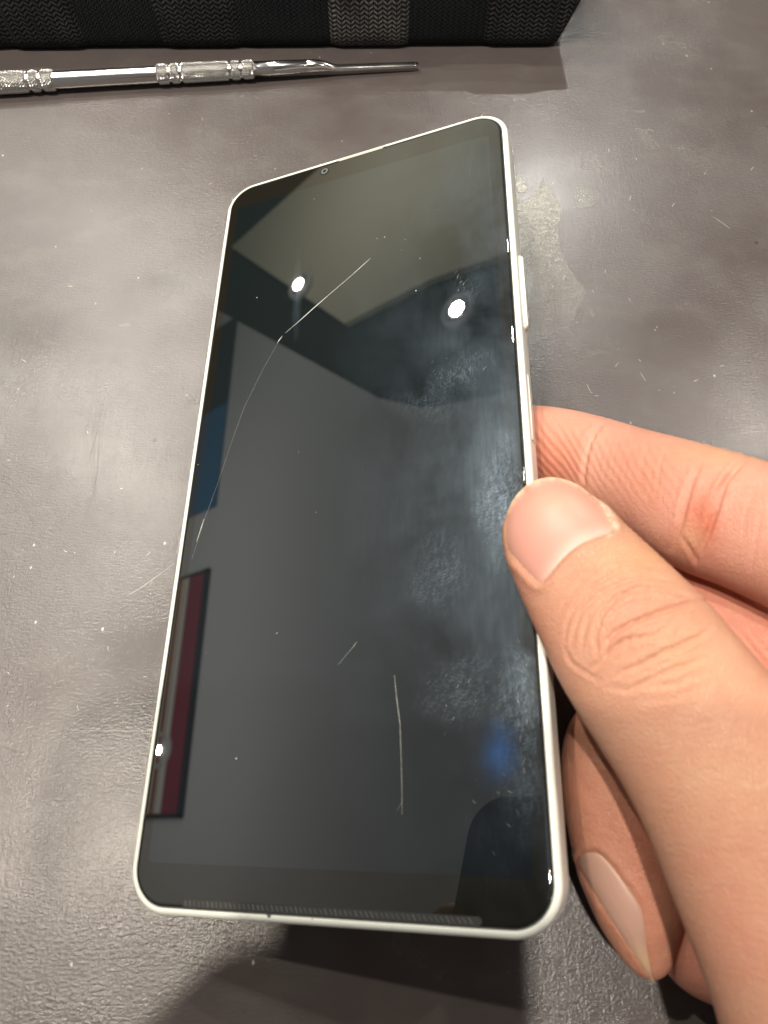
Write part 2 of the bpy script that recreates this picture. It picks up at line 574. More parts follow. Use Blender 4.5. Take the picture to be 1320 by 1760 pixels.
def light_patch(name, poly, fade, amount, n=46):
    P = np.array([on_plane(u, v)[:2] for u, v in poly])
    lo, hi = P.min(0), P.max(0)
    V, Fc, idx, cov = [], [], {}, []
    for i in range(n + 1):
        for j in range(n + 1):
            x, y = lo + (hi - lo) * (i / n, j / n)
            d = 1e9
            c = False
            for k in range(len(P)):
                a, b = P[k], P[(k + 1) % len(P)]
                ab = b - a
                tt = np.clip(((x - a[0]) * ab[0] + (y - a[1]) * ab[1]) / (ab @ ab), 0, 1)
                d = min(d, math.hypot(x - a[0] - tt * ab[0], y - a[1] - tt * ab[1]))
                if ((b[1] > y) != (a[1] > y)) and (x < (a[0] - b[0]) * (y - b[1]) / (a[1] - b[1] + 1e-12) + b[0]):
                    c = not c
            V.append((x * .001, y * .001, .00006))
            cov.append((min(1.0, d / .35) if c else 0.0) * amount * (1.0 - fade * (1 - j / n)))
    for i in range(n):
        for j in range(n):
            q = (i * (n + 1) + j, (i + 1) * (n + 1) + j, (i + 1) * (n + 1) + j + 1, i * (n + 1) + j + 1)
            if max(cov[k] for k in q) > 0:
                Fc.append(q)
    o = new_mesh_obj(name, V, Fc, M_LPATCH, table, smooth=False)
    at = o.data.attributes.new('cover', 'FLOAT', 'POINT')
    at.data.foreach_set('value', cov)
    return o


M_LPATCH = mat_light_patch()
light_patch('light_patch_film', [(893, 296), (899, 310), (908, 324), (903, 332), (888, 332), (886, 318)], 0, 1.0)
light_patch('light_patch_film', [(932, 303), (942, 322), (956, 342), (966, 356), (964, 378), (960, 400), (964, 430), (976, 458), (992, 480), (1010, 500), (980, 560), (900, 600), (880, 560), (876, 350), (900, 345), (918, 336), (928, 322)], 1.0, .85)
light_patch('light_patch_film', [(985, 322), (1000, 318), (1020, 332), (1026, 352), (1008, 358), (992, 362), (984, 345)], .3, .42)
light_patch('light_patch_film', [(998, 270), (1012, 256), (1030, 268), (1044, 284), (1020, 296), (996, 290)], .3, .22)
light_patch('light_patch_film', [(1086, 218), (1110, 222), (1125, 240), (1126, 262), (1108, 250)], .3, .2)

# ------------------------------------------------------------------ phone
PR = np.array([[0.94029383, 0.01900877, -0.33983259], [-0.12121205, -0.91427841, -0.38652635], [-0.31804899, 0.40464015, -0.85738625]])
PT = np.array([-7.43133424, -12.15834694, 131.76929481])
phone = bpy.data.objects.new('smartphone', None)
COL.objects.link(phone)
Rw = MW @ PR
Tw = W(PT)
mtx = Matrix.Identity(4)
for i in range(3):
    for j in range(3):
        mtx[i][j] = Rw[i, j]
    mtx[i][3] = Tw[i]
phone.matrix_world = mtx
tag(phone, 'ivory-framed smartphone with a scratched, smudged dark screen, held by a hand above the grey table', 'smartphone')


def rrect(hw, hh, r, n=14):
    pts = []
    for (cx, cy, a0) in ((hw - r, hh - r, 0), (-hw + r, hh - r, 90), (-hw + r, -hh + r, 180), (hw - r, -hh + r, 270)):
        for k in range(n + 1):
            a = math.radians(a0 + 90 * k / n)
            pts.append((cx + r * math.cos(a), cy + r * math.sin(a)))
    return pts


def loft_rrect(name, prof, hw, hh, r, mat, parent, cap0=True, cap1=True):
    """prof: list of (inset, z) mm; rings of rounded rectangles"""
    V, Fc = [], []
    n = None
    for (ins, z) in prof:
        p = rrect(hw - ins, hh - ins, max(r - ins, 0.2))
        n = len(p)
        V += [(x * .001, y * .001, z * .001) for (x, y) in p]
    for i in range(len(prof) - 1):
        for k in range(n):
            a, b = i * n + k, i * n + (k + 1) % n
            Fc.append((a, b, b + n, a + n))
    if cap0:
        Fc.append(tuple(reversed(range(n))))
    if cap1:
        Fc.append(tuple(range((len(prof) - 1) * n, len(prof) * n)))
    return new_mesh_obj(name, V, Fc, mat, parent)


def arc(cx, cz, r, a0, a1, n):
    return [(cx - r * math.cos(math.radians(a0 + (a1 - a0) * k / n)), cz + r * math.sin(math.radians(a0 + (a1 - a0) * k / n))) for k in range(n + 1)]


HW, HH, CR = 34.0, 77.5, 7.0
# outer shell: rounded sides, back plate, and a lip that holds the glass
prof = [(14, -8.75), (1.5, -8.75)] + [(1.5 - 1.5 * math.sin(math.radians(a)), -7.25 - 1.5 * math.cos(math.radians(a))) for a in range(6, 91, 12)] \
    + [(0.0, -2.2)] + [(1.0 - 1.0 * math.cos(math.radians(a)), -1.15 + 1.0 * math.sin(math.radians(a))) for a in range(0, 91, 15)] \
    + [(1.03, -0.16), (1.06, -0.9), (1.5, -1.2)]
body = loft_rrect('frame', prof, HW, HH, CR, M_FRAME, phone, True, False)
# glass slab
gp = [(1.10, -1.1), (1.10, -0.55)] + [(1.10 + 0.55 * (1 - math.cos(math.radians(a))), -0.55 + 0.55 * math.sin(math.radians(a))) for a in range(15, 91, 15)] + [(1.9, 0.0), (2.4, 0.0)]
glass = loft_rrect('cover_glass', gp, HW, HH, CR, M_BEZEL, phone, True, True)


def flat_poly(name, pts, z, mat, parent):
    V = [(x * .001, y * .001, z * .001) for x, y in pts]
    return new_mesh_obj(name, V, [tuple(range(len(V)))], mat, parent, smooth=False)


disp = flat_poly('display', [(x - 0.2, y + 0.0) for x, y in rrect(30.4, 70.2, 0.9, 5)], 0.032, M_DISP, phone)

# bottom loudspeaker slot with its mesh
def ribbed_slot(name, x0, x1, y, hgt, parent, pitch, tilt):
    V, Fc = [], []
    # dark trough, rounded at both ends
    pts = []
    for k in range(9):
        a = math.radians(90 + 180 * k / 8)
        pts.append((x0 + hgt / 2 + hgt / 2 * math.cos(a), y + hgt / 2 * math.sin(a)))
    for k in range(9):
        a = math.radians(-90 + 180 * k / 8)
        pts.append((x1 - hgt / 2 + hgt / 2 * math.cos(a), y + hgt / 2 * math.sin(a)))
    slot = flat_poly(name, pts, 0.05, M_DARK, parent)
    n = int((x1 - x0 - 1.2) / pitch)
    rr_ = random.Random(7)
    for i in range(n):
        x = x0 + 0.8 + i * pitch + rr_.uniform(-.06, .06)
        h = hgt * rr_.uniform(0.26, 0.36)
        wd = rr_.uniform(0.05, 0.10)
        b0 = len(V)
        s = tilt * (0.5 + i / n)
        for (dx, dy, dz) in ((-wd, -h, .06), (wd, -h, .06), (wd - s, h, .06), (-wd - s, h, .06), (-wd * .4, -h, .16), (wd * .4, -h, .16), (wd * .4 - s, h, .16), (-wd * .4 - s, h, .16)):
            V.append(((x + dx) * .001, (y + dy) * .001, dz * .001))
        for f in ((0, 1, 5, 4), (1, 2, 6, 5), (2, 3, 7, 6), (3, 0, 4, 7), (4, 5, 6, 7)):
            Fc.append(tuple(b0 + k for k in f))
    new_mesh_obj('grille', V, Fc, plain('grille_grey', (0.13, 0.13, 0.12), 0.35), slot, smooth=False)
    return slot


ribbed_slot('speaker_slot', -23.4, 23.2, -75.55, 1.1, phone, 0.78, 0.35)
ear = flat_poly('earpiece_slot', [(-5.3, 76.45), (-4.6, 75.75), (6.0, 75.75), (6.7, 76.45)], 0.05, plain('pale_mesh', (0.42, 0.42, 0.38), 0.4), phone)


def disc(name, cx, cy, r0, r1, z, mat, parent, n=32):
    V, Fc = [], []
    for k in range(n):
        a = 2 * math.pi * k / n
        V += [((cx + r0 * math.cos(a)) * .001, (cy + r0 * math.sin(a)) * .001, z * .001), ((cx + r1 * math.cos(a)) * .001, (cy + r1 * math.sin(a)) * .001, z * .001)]
    for k in range(n):
        j = (k + 1) % n
        Fc.append((2 * k, 2 * k + 1, 2 * j + 1, 2 * j))
    return new_mesh_obj(name, V, Fc, mat, parent, smooth=False)


fc = disc('front_camera', -8.2, 74.0, 0.0001, 1.15, 0.045, plain('lens_dark', (0.01, 0.012, 0.016), 0.08), phone)
disc('lens_ring', -8.2, 74.0, 0.45, 0.85, 0.06, plain('lens_ring', (0.10, 0.11, 0.10), 0.3), fc)


# side buttons on the right wall
def side_button(name, y0, y1, zc, hh, out, mat, parent):
    bm = bmesh.new()
    bmesh.ops.create_cube(bm, size=1)
    for v in bm.verts:
        v.co = Vector(((HW - 0.6 + (v.co.x + .5) * (out + 0.6)) * .001, ((y0 + y1) / 2 + v.co.y * (y1 - y0)) * .001, (zc + v.co.z * hh) * .001))
    bmesh.ops.bevel(bm, geom=bm.edges[:], offset=0.00035, segments=4, affect='EDGES')
    me = bpy.data.meshes.new(name)
    bm.to_mesh(me)
    bm.free()
    me.materials.append(mat)
    me.polygons.foreach_set('use_smooth', [True] * len(me.polygons))
    o = bpy.data.objects.new(name, me)
    COL.objects.link(o)
    o.parent = parent
    return o


side_button('volume_button', 21.6, 38.6, -4.2, 2.4, 0.75, M_FRAME, phone)
sb = side_button('power_button', -3.0, 11.0, -4.2, 2.9, 0.12, M_FRAME, phone)
side_button('button_gap', -3.3, 11.3, -3.5, 0.5, 0.10, M_DARK, sb)


# dents, antenna lines
def nick(name, pts, mat, parent):
    """pts: (x, y, z) mm outline, sits a hair proud of the frame"""
    V = [(x * .001, y * .001, z * .001) for x, y, z in pts]
    return new_mesh_obj(name, V, [tuple(range(len(V)))], mat, parent, smooth=False)


M_CHIP = plain('chip_grey', (0.06, 0.055, 0.07), 0.7)
nick('chip', [(30.2, -73.6, -.13), (30.45, -74.1, -.12), (30.9, -74.75, -.16), (31.15, -74.85, -.2), (31.2, -74.5, -.2), (30.85, -73.9, -.13), (30.7, -73.3, -.12)], M_CHIP, phone)
nick('chip', [(-8.9, -76.42, -.13), (-8.1, -76.42, -.13), (-8.2, -76.65, -.13), (-8.45, -76.85, -.19)], M_CHIP, phone)
nick('chip', [(-1.6, -76.5, -.13), (-1.35, -76.5, -.13), (-1.45, -76.7, -.14)], M_CHIP, phone)
M_ANT = plain('antenna_line', (0.42, 0.40, 0.30), 0.5)
for (x, y0, y1) in ((-13.2, -76.7, -77.46), (10.6, -76.9, -77.48)):
    nick('antenna_line', [(x - .06, y0, -.13), (x + .06, y0, -.13), (x + .02, y1, -.95), (x - .1, y1, -.95)], M_ANT, phone)
nick('antenna_line', [(28.7, 76.45, -.1), (28.9, 76.45, -.1), (28.9, 77.3, -.35), (28.7, 77.3, -.35)], M_ANT, phone)


# scratches in the screen: thin raised burrs
def screen_scratch(name, pts, w0, mat, parent, seed=0, z=0.04):
    rnd = random.Random(seed)
    P = [np.array(p, float) for p in pts]
    Q, Wd = [], []
    for i in range(len(P) - 1):
        a, b = P[i], P[i + 1]
        for k in range(14):
            t_ = k / 14
            q = a + (b - a) * t_
            Q.append(q)
    Q.append(P[-1])
    V, Fc = [], []
    n = len(Q)
    for i, q in enumerate(Q):
        d = (Q[min(i + 1, n - 1)] - Q[max(i - 1, 0)])[:2]
        d = d / (np.linalg.norm(d) + 1e-9)
        nn = np.array([-d[1], d[0]])
        w = q[2] * w0 * rnd.uniform(0.75, 1.2) + 0.004
        V += [((q[0] + nn[0] * w) * .001, (q[1] + nn[1] * w) * .001, z * .001), (q[0] * .001, q[1] * .001, (z + w * .8) * .001),
              ((q[0] - nn[0] * w) * .001, (q[1] - nn[1] * w) * .001, z * .001)]
    for i in range(n - 1):
        for j in (0, 1):
            Fc.append((3 * i + j, 3 * i + j + 1, 3 * i + 4 + j, 3 * i + 3 + j))
    return new_mesh_obj(name, V, Fc, mat, parent, smooth=False)


M_BURR = plain('glass_burr', (0.60, 0.61, 0.56), 0.35)
M_BURR2 = plain('glass_burr_faint', (0.20, 0.20, 0.18), 0.4)
screen_scratch('scratch', [(4, 44.1, .2), (2.2, 42.6, .8), (-0.5, 40.4, .5), (-5, 37, .5), (-8.5, 34.3, 1.2), (-10.6, 32.6, 1.0), (-12.1, 31.4, .5), (-14.6, 29.5, .25)], .085, M_BURR, phone, 1)
screen_scratch('scratch', [(-15.2, 28.9, .3), (-15.9, 28.0, .9), (-16.3, 27.3, .2)], .10, M_BURR, phone, 2)
screen_scratch('scratch', [(-16.3, 27.0, .4), (-19, 21.5, .45), (-22.5, 12.9, .5), (-24.3, 6, .45), (-26.5, -3.6, .35), (-28.6, -11.5, .5), (-30.1, -18.9, .3)], .05, M_BURR2, phone, 3)
screen_scratch('scratch', [(-28.6, -11.0, .3), (-29.0, -12.8, .8), (-29.6, -15.5, .3)], .09, M_BURR, phone, 8)
screen_scratch('scratch', [(10.5, -42.6, .3), (10.9, -46, .6), (11.5, -50, .8), (11.7, -54, .6), (11.9, -59, .5), (11.95, -62.7, .2)], .055, M_BURR, phone, 4)
screen_scratch('scratch', [(11.9, -61.0, .2), (11.2, -62.2, .4)], .08, M_BURR2, phone, 5)
screen_scratch('scratch', [(4.0, -36.9, .3), (3.6, -37.4, .8), (3.1, -38.0, .3), (0.8, -40.5, .2)], .10, M_BURR2, phone, 6)
rr = random.Random(11)
for (cx, cy, sx, sy, ang, nn_) in [(21, 12, 6, 3, .6, 16), (20, -46, 4, 4, .9, 16), (26, -60, 3.5, 5, -.9, 8), (30.2, -50, .8, 9, 1.5, 16), (24, 33, 4, 5, 1.0, 9), (8, 50, 10, 10, -.9, 7)]:
    for k in range(nn_):
        x, y = cx + rr.gauss(0, sx * .5), cy + rr.gauss(0, sy * .6)
        x = min(x, 30.9)
        a = ang + rr.gauss(0, .3)
        l = rr.uniform(.25, 1.1)
        screen_scratch('scratch', [(x, y, .3), (x + l * .5 * math.cos(a), y + l * .5 * math.sin(a), rr.uniform(.4, .9)), (x + l * math.cos(a), y + l * math.sin(a), .2)], .03, M_BURR2 if rr.random() < .7 else M_BURR, phone, k)

# ------------------------------------------------------------------ hand
def catmull(P, n):
    P = np.asarray(P, float)
    d = np.linalg.norm(np.diff(P[:, :3], axis=0), axis=1)
    s = np.concatenate([[0], np.cumsum(d)])
    t = np.linspace(0, s[-1], n)
    out = np.zeros((n, P.shape[1]))
    m = np.zeros_like(P)
    for i in range(len(P)):
        if i == 0:
            m[i] = (P[1] - P[0]) / (s[1] - s[0])
        elif i == len(P) - 1:
            m[i] = (P[-1] - P[-2]) / (s[-1] - s[-2])
        else:
            m[i] = (P[i + 1] - P[i - 1]) / (s[i + 1] - s[i - 1])
    for k, x in enumerate(t):
        i = min(np.searchsorted(s, x, side='right') - 1, len(P) - 2)
        h = s[i + 1] - s[i]
        q = (x - s[i]) / h
        out[k] = (2 * q**3 - 3 * q**2 + 1) * P[i] + (q**3 - 2 * q**2 + q) * h * m[i] + (-2 * q**3 + 3 * q**2) * P[i + 1] + (q**3 - q**2) * h * m[i + 1]
    return out


def tube(st, n=70, seg=40, ex=2.2, tip=True):
    """st: stations (u, v, z, half width mm, half thickness mm); first one is the finger tip. Camera-axes mm."""
    P = np.array([list(px(a, b, c)) + [w, h] for (a, b, c, w, h) in st], float)
    C = catmull(P, n)
    V, Fc = [], []
    L = np.concatenate([[0], np.cumsum(np.linalg.norm(np.diff(C[:, :3], axis=0), axis=1))])
    for i in range(n):
        c = C[i, :3]
        T = C[min(i + 1, n - 1), :3] - C[max(i - 1, 0), :3]
        T /= np.linalg.norm(T)
        Vw = -c / np.linalg.norm(c)
        U = Vw - T * (Vw @ T)
        U /= np.linalg.norm(U)
        S = np.cross(T, U)
        w, h = max(C[i, 3], .2), max(C[i, 4], .2)
        for k in range(seg):
            a = 2 * math.pi * k / seg
            ca, sa = math.cos(a), math.sin(a)
            x = math.copysign(abs(ca) ** (2 / ex), ca) * w
            y = math.copysign(abs(sa) ** (2 / ex), sa) * h
            V.append(c + S * x + U * y)
    for i in range(n - 1):
        for k in range(seg):
            a, b = i * seg + k, i * seg + (k + 1) % seg
            Fc.append((a, b, b + seg, a + seg))
    V.append(C[0, :3]); V.append(C[-1, :3])
    for k in range(seg):
        Fc.append((len(V) - 2, (k + 1) % seg, k))
        Fc.append((len(V) - 1, (n - 1) * seg + k, (n - 1) * seg + (k + 1) % seg))
    return np.array(V), Fc, C


def g(hw, z):
    return hw * z / F


# (u, v, depth, half width in mm, half thickness mm)
thumb_st = [(906, 846, 111.2, g(22, 111), 1.0), (911, 853, 111.0, g(46, 111), 3.0), (919, 865, 110.8, g(64, 111), 4.4), (932, 885, 110.4, g(81, 110), 5.6), (949, 911, 109.6, g(93, 109), 6.3), (970, 943, 108.3, g(102, 108), 6.9),
            (998, 983, 106, g(112, 106), 7.6), (1036, 1036, 103, g(125, 103), 8.3), (1083, 1102, 100, g(140, 100), 9.1),
            (1140, 1180, 97, g(149, 97), 9.3), (1208, 1270, 94, g(160, 94), 9.6), (1315, 1400, 90, g(205, 90), 11),
            (1432, 1560, 86, g(255, 86), 13.5), (1530, 1700, 83, g(308, 83), 15.5), (1640, 1900, 81, g(360, 81), 17), (1760, 2200, 80, g(380, 80), 17)]
index_st = [(806, 758, 141.3, 2.2, 1.8), (818, 760, 141.2, 5.2, 4.0), (850, 765, 140.8, 7.6, 6.2), (900, 771, 140.0, 8.6, 7.4), (960, 782, 136.5, 8.9, 8.0), (1012, 795, 132, 8.7, 8.0),
            (1080, 822, 124, 8.9, 8.3), (1150, 850, 116, 9.3, 8.8), (1212, 878, 110.5, 9.9, 9.4), (1290, 905, 106, 9.8, 9.4),
            (1400, 950, 101, 10, 10), (1560, 1020, 96, 11.5, 11), (1750, 1110, 92, 13, 12), (1880, 1300, 92, 14, 13)]
middle_st = [(930, 900, 137, 5, 4), (960, 905, 136, 7.5, 6), (1060, 950, 130, 8.0, 7.6), (1140, 1010, 122, 8.1, 7.6), (1240, 1075, 114.5, 8.6, 8.2), (1340, 1130, 110, 9, 9),
             (1500, 1210, 106, 10, 10), (1700, 1300, 103, 12, 12), (1850, 1450, 101, 14, 13)]
ring_st = [(1124, 1682, 103.4, 1.0, 1.2), (1121, 1668, 103.7, 2.6, 2.6), (1111, 1628, 104.6, 4.5, 4.3), (1103, 1590, 105.6, 6.0, 5.8), (1093, 1540, 107, 7.2, 6.8), (1082, 1480, 108.6, 8.1, 7.4), (1070, 1410, 110.2, 8.6, 7.7), (1060, 1345, 111.8, 8.6, 7.8),
           (1062, 1290, 113.5, 8.4, 7.8), (1100, 1250, 115.5, 8.2, 7.8), (1180, 1235, 116, 8.4, 8), (1290, 1290, 114, 9, 8.6),
           (1450, 1390, 109, 10, 9.5), (1620, 1500, 106, 12, 11), (1780, 1640, 103, 14, 12)]
palm_st = [(1138, 1632, 107, 3, 3), (1160, 1630, 107, 5.5, 5), (1200, 1624, 107, 8, 6.5), (1250, 1610, 106.5, 11, 8), (1320, 1580, 105, 17, 9), (1420, 1540, 104, 24, 11), (1560, 1540, 100, 30, 14), (1750, 1560, 96, 34, 17), (1900, 1700, 92, 34, 18), (2000, 1900, 90, 32, 18), (2150, 2150, 88, 30, 18)]

hv, hf = [], []
axes = {}
for nm, st, nseg in (('thumb', thumb_st, 130), ('index', index_st, 110), ('middle', middle_st, 90), ('ring', ring_st, 120), ('palm', palm_st, 70)):
    V, Fc, C = tube(st, n=nseg, seg=44, ex=2.25 if nm == 'thumb' else 2.1)
    b0 = len(hv)
    hv += list(V)
    hf += [tuple(b0 + k for k in f) for f in Fc]
    axes[nm] = C

tmp_me = bpy.data.meshes.new('tmp')
tmp_me.from_pydata([tuple(v * 0.1) for v in hv], [], hf)      # centimetre scale while remeshing
tmp_me.update()
tmp = bpy.data.objects.new('tmp', tmp_me)
COL.objects.link(tmp)
bm = bmesh.new(); bm.from_mesh(tmp_me); bmesh.ops.recalc_face_normals(bm, faces=bm.faces[:]); bm.to_mesh(tmp_me); bm.free()
md = tmp.modifiers.new('r', 'REMESH'); md.mode = 'VOXEL'; md.voxel_size = 0.042; md.adaptivity = 0
ms = tmp.modifiers.new('s', 'SMOOTH'); ms.factor = 0.5; ms.iterations = 14
dg = bpy.context.evaluated_depsgraph_get()
hand_me = bpy.data.meshes.new_from_object(tmp.evaluated_get(dg))
bpy.data.objects.remove(tmp)
N = len(hand_me.vertices)
co = np.zeros(N * 3); hand_me.vertices.foreach_get('co', co); co = co.reshape(-1, 3) * 10
no = np.zeros(N * 3); hand_me.vertices.foreach_get('normal', no); no = no.reshape(-1, 3)
print('hand verts', N)
U_ = 660 + F * co[:, 0] / co[:, 2]
V_ = 880 + F * co[:, 1] / co[:, 2]
facing = -(no * co).sum(1) / np.linalg.norm(co, axis=1)


def axdist(C):
    D = np.full(N, 1e9); I = np.zeros(N, int)
    for i in range(0, len(C), 2):
        d = np.linalg.norm(co - C[i, :3], axis=1) / max(C[i, 3], 1.0)
        m = d < D
        D[m] = d[m]; I[m] = i
    return D, I


D_th, I_th = axdist(axes['thumb'])
D_ix, _ = axdist(axes['index'])
D_mi, _ = axdist(axes['middle'])
D_ri, _ = axdist(axes['ring'])
D_pa, _ = axdist(axes['palm'])
Dall = np.stack([D_th, D_ix, D_mi, D_ri, D_pa], 1)
who = Dall.argmin(1)
is_th = who == 0


def pdist(poly, closed=False):
    """pixel distance of every vertex to a polyline, and the parameter 0..1 along it"""
    P = np.array(poly, float)
    if closed:
        P = np.vstack([P, P[:1]])
    best = np.full(N, 1e9); tt = np.zeros(N); sg = np.zeros(N)
    L = np.concatenate([[0], np.cumsum(np.linalg.norm(np.diff(P, axis=0), axis=1))])
    for i in range(len(P) - 1):
        a, b = P[i], P[i + 1]
        d = b - a
        l2 = d @ d
        t = np.clip(((U_ - a[0]) * d[0] + (V_ - a[1]) * d[1]) / l2, 0, 1)
        ex, ey = U_ - a[0] - t * d[0], V_ - a[1] - t * d[1]
        dd = np.hypot(ex, ey)
        m = dd < best
        best[m] = dd[m]
        tt[m] = ((L[i] + t * math.sqrt(l2)) / L[-1])[m]
    return best, tt


def inside(poly, uu, vv):
    P = np.array(poly, float)
    c = np.zeros(len(uu), bool)
    j = len(P) - 1
    for i in range(len(P)):
        cond = ((P[i, 1] > vv) != (P[j, 1] > vv)) & (uu < (P[j, 0] - P[i, 0]) * (vv - P[i, 1]) / (P[j, 1] - P[i, 1] + 1e-12) + P[i, 0])
        c ^= cond
        j = i
    return c


def smooth_poly(pts, n, closed=True):
    P = np.array(pts, float)
    if closed:
        P = np.vstack([P[-2:], P, P[:2]])
    out = []
    m = len(pts)
    for i in range(m):
        p0, p1, p2, p3 = P[i + 1 - 0 - 0 - 0 + 0], P[i + 2], P[(i + 3)], P[min(i + 4, len(P) - 1)]
        for k in range(n):
            t = k / n
            out.append(0.5 * ((2 * p1) + (-p0 + p2) * t + (2 * p0 - 5 * p1 + 4 * p2 - p3) * t * t + (-p0 + 3 * p1 - 3 * p2 + p3) * t ** 3))
    return np.array(out)


zt_ = lambda X, Y: (840 + X / 4.4, 800 + Y / 4.4)
nail_raw = [zt_(*p) for p in [(118, 560), (118, 440), (158, 310), (235, 195), (335, 120), (450, 90), (560, 102), (680, 150), (765, 215), (850, 305), (905, 385), (938, 450),
                              (945, 490), (900, 522), (800, 560), (700, 605), (600, 680), (520, 765), (455, 845), (405, 890), (355, 880), (275, 800), (195, 712), (138, 640)]]
nail_poly = smooth_poly(nail_raw, 6)
nail_raw2 = [(999, 1486), (1005, 1468), (1020, 1462), (1037, 1466), (1056, 1484), (1078, 1513), (1099, 1545), (1111, 1570), (1114, 1600), (1115, 1630), (1120, 1660), (1125, 1688),
             (1119, 1686), (1103, 1662), (1078, 1624), (1049, 1577), (1020, 1526)]
nail_poly2 = smooth_poly([(u - 7 * max(0, (1650 - v) / 190), v) for u, v in nail_raw2], 6)

disp_ = np.zeros(N)
front = facing > -0.05


def crease(poly, depth, width, mask, lip=0.35, taper=True):
    d, t = pdist(poly)
    k = np.sin(np.pi * np.clip(t, 0.02, 0.98)) ** 0.5 if taper else 1.0
    f = -depth * np.exp(-(d / width) ** 2) + depth * lip * np.exp(-((d - 2.3 * width) / (1.3 * width)) ** 2)
    return np.where(mask & front, f * k, 0)


th_creases = [([(1041, 1122), (1046, 1100), (1058, 1086), (1085, 1072), (1119, 1059), (1142, 1050), (1180, 1039), (1212, 1034)], .42, 4.2),
              ([(1008, 1152), (1030, 1140), (1046, 1122), (1066, 1106), (1088, 1098), (1118, 1096), (1140, 1084)], .28, 4),
              ([(1062, 1158), (1093, 1146), (1142, 1121), (1199, 1096), (1222, 1078)], .30, 4.2),
              ([(1047, 1180), (1077, 1187), (1119, 1168), (1161, 1149), (1218, 1130)], .20, 4.5),
              ([(971, 1102), (975, 1070), (989, 1044), (1024, 1003), (1066, 979), (1108, 972), (1153, 980)], .20, 3.2),
              ([(983, 1112), (986, 1085), (998, 1052), (1030, 1020), (1068, 1000), (1120, 992), (1160, 1000)], .20, 3.2),
              ([(1030, 1130), (1022, 1098), (1034, 1056), (1060, 1026), (1096, 1011), (1142, 1013), (1178, 1025), (1200, 1030)], .26, 3.6),
              ([(1042, 1084), (1056, 1058), (1080, 1040), (1110, 1030), (1150, 1032)], .16, 3),
              ([(1000, 1120), (1004, 1090), (1012, 1062), (1040, 1036)], .16, 2.8),
              ([(971, 1114), (980, 1138), (1006, 1156), (1034, 1172)], .20, 3.2),
              ([(1118, 1000), (1122, 1032)], .12, 2.6), ([(1096, 1048), (1112, 1064), (1130, 1058)], .14, 2.8), ([(1084, 1096), (1074, 1118)], .12, 2.8),
              ([(1118, 1072), (1122, 1098)], .12, 2.8), ([(1142, 1084), (1160, 1062)], .12, 2.8), ([(1030, 1066), (1044, 1092)], .10, 2.6), ([(1150, 1112), (1170, 1080)], .10, 2.8),
              ([(1095, 1180), (1160, 1176), (1215, 1156)], .10, 4.5), ([(1100, 1205), (1160, 1200), (1230, 1170)], .07, 5), ([(960, 1060), (972, 1030), (1000, 996), (1040, 968), (1090, 955)], .10, 3),
              ([(1180, 1250), (1240, 1236), (1300, 1252)], .05, 4), ([(1200, 1285), (1260, 1265), (1320, 1290)], .05, 4)]
for (poly, d, w) in th_creases:
    disp_ += crease(poly, d * 1.7, w * .9, is_th)
rc = np.random.RandomState(5)
for k in range(46):                                        # crossing micro folds over the knuckle
    cu, cv = 1095 + rc.randn() * 45, 1085 + rc.randn() * 42
    a = rc.uniform(0, math.pi)
    l = rc.uniform(12, 30)
    disp_ += crease([(cu - l * math.cos(a) * .5, cv - l * math.sin(a) * .5), (cu, cv + rc.uniform(-3, 3)), (cu + l * math.cos(a) * .5, cv + l * math.sin(a) * .5)], .10, 2.4, is_th)
for k in range(16):                                        # concentric fine arcs below the cuticle
    r0 = 96 + k * 9
    pts = []
    for a in np.linspace(-2.75, -1.0, 9):
        pts.append((1112 + r0 * 1.0 * math.cos(a + rc.uniform(-.01, .01)), 1110 + r0 * .93 * math.sin(a)))
    disp_ += crease(pts, rc.uniform(.05, .10), 2.4, is_th)
# soft swellings of the knuckle
dk = np.hypot((U_ - 1110) / 75, (V_ - 1085) / 60)
disp_ += np.where(is_th & front, 0.35 * np.exp(-dk ** 2), 0)
ix_cr = [([(1041, 722), (1024, 742), (1014, 760), (1007, 785), (1003, 815), (1004, 845)], .26, 4), ([(1030, 726), (1008, 752), (996, 790)], .12, 3),
         ([(1202, 798), (1192, 823), (1178, 868), (1171, 900), (1160, 928), (1152, 945)], .30, 4.5), ([(1186, 820), (1170, 868), (1165, 892)], .18, 3.5),
         ([(1286, 782), (1248, 826), (1236, 861), (1221, 906), (1206, 940), (1198, 962)], .42, 5), ([(1262, 806), (1234, 842), (1222, 870), (1216, 896)], .26, 4),
         ([(1120, 745), (1106, 790), (1100, 840)], .07, 3), ([(1150, 752), (1135, 800), (1130, 850)], .07, 3), ([(1300, 830), (1282, 880), (1276, 930)], .08, 3.5),
         ([(1310, 870), (1300, 930), (1290, 980)], .08, 3.5), ([(1170, 920), (1190, 950), (1200, 975)], .14, 4)]
for (poly, d, w) in ix_cr:
    disp_ += crease(poly, d * 1.6, w * .9, who == 1)
for k in range(26):
    u0 = 1030 + k * 11
    disp_ += crease([(u0 + 22, 725 + k * 2), (u0 + 4, 775 + k * 3), (u0 - 6, 840 + k * 4)], rc.uniform(.02, .05), 2.4, who == 1)
disp_ += crease([(1028, 1300), (1042, 1304), (1058, 1316), (1074, 1332), (1088, 1352)], .7, 7, who >= 2)
disp_ += crease([(1190, 985), (1180, 1010), (1176, 1040)], .15, 4, who == 2)

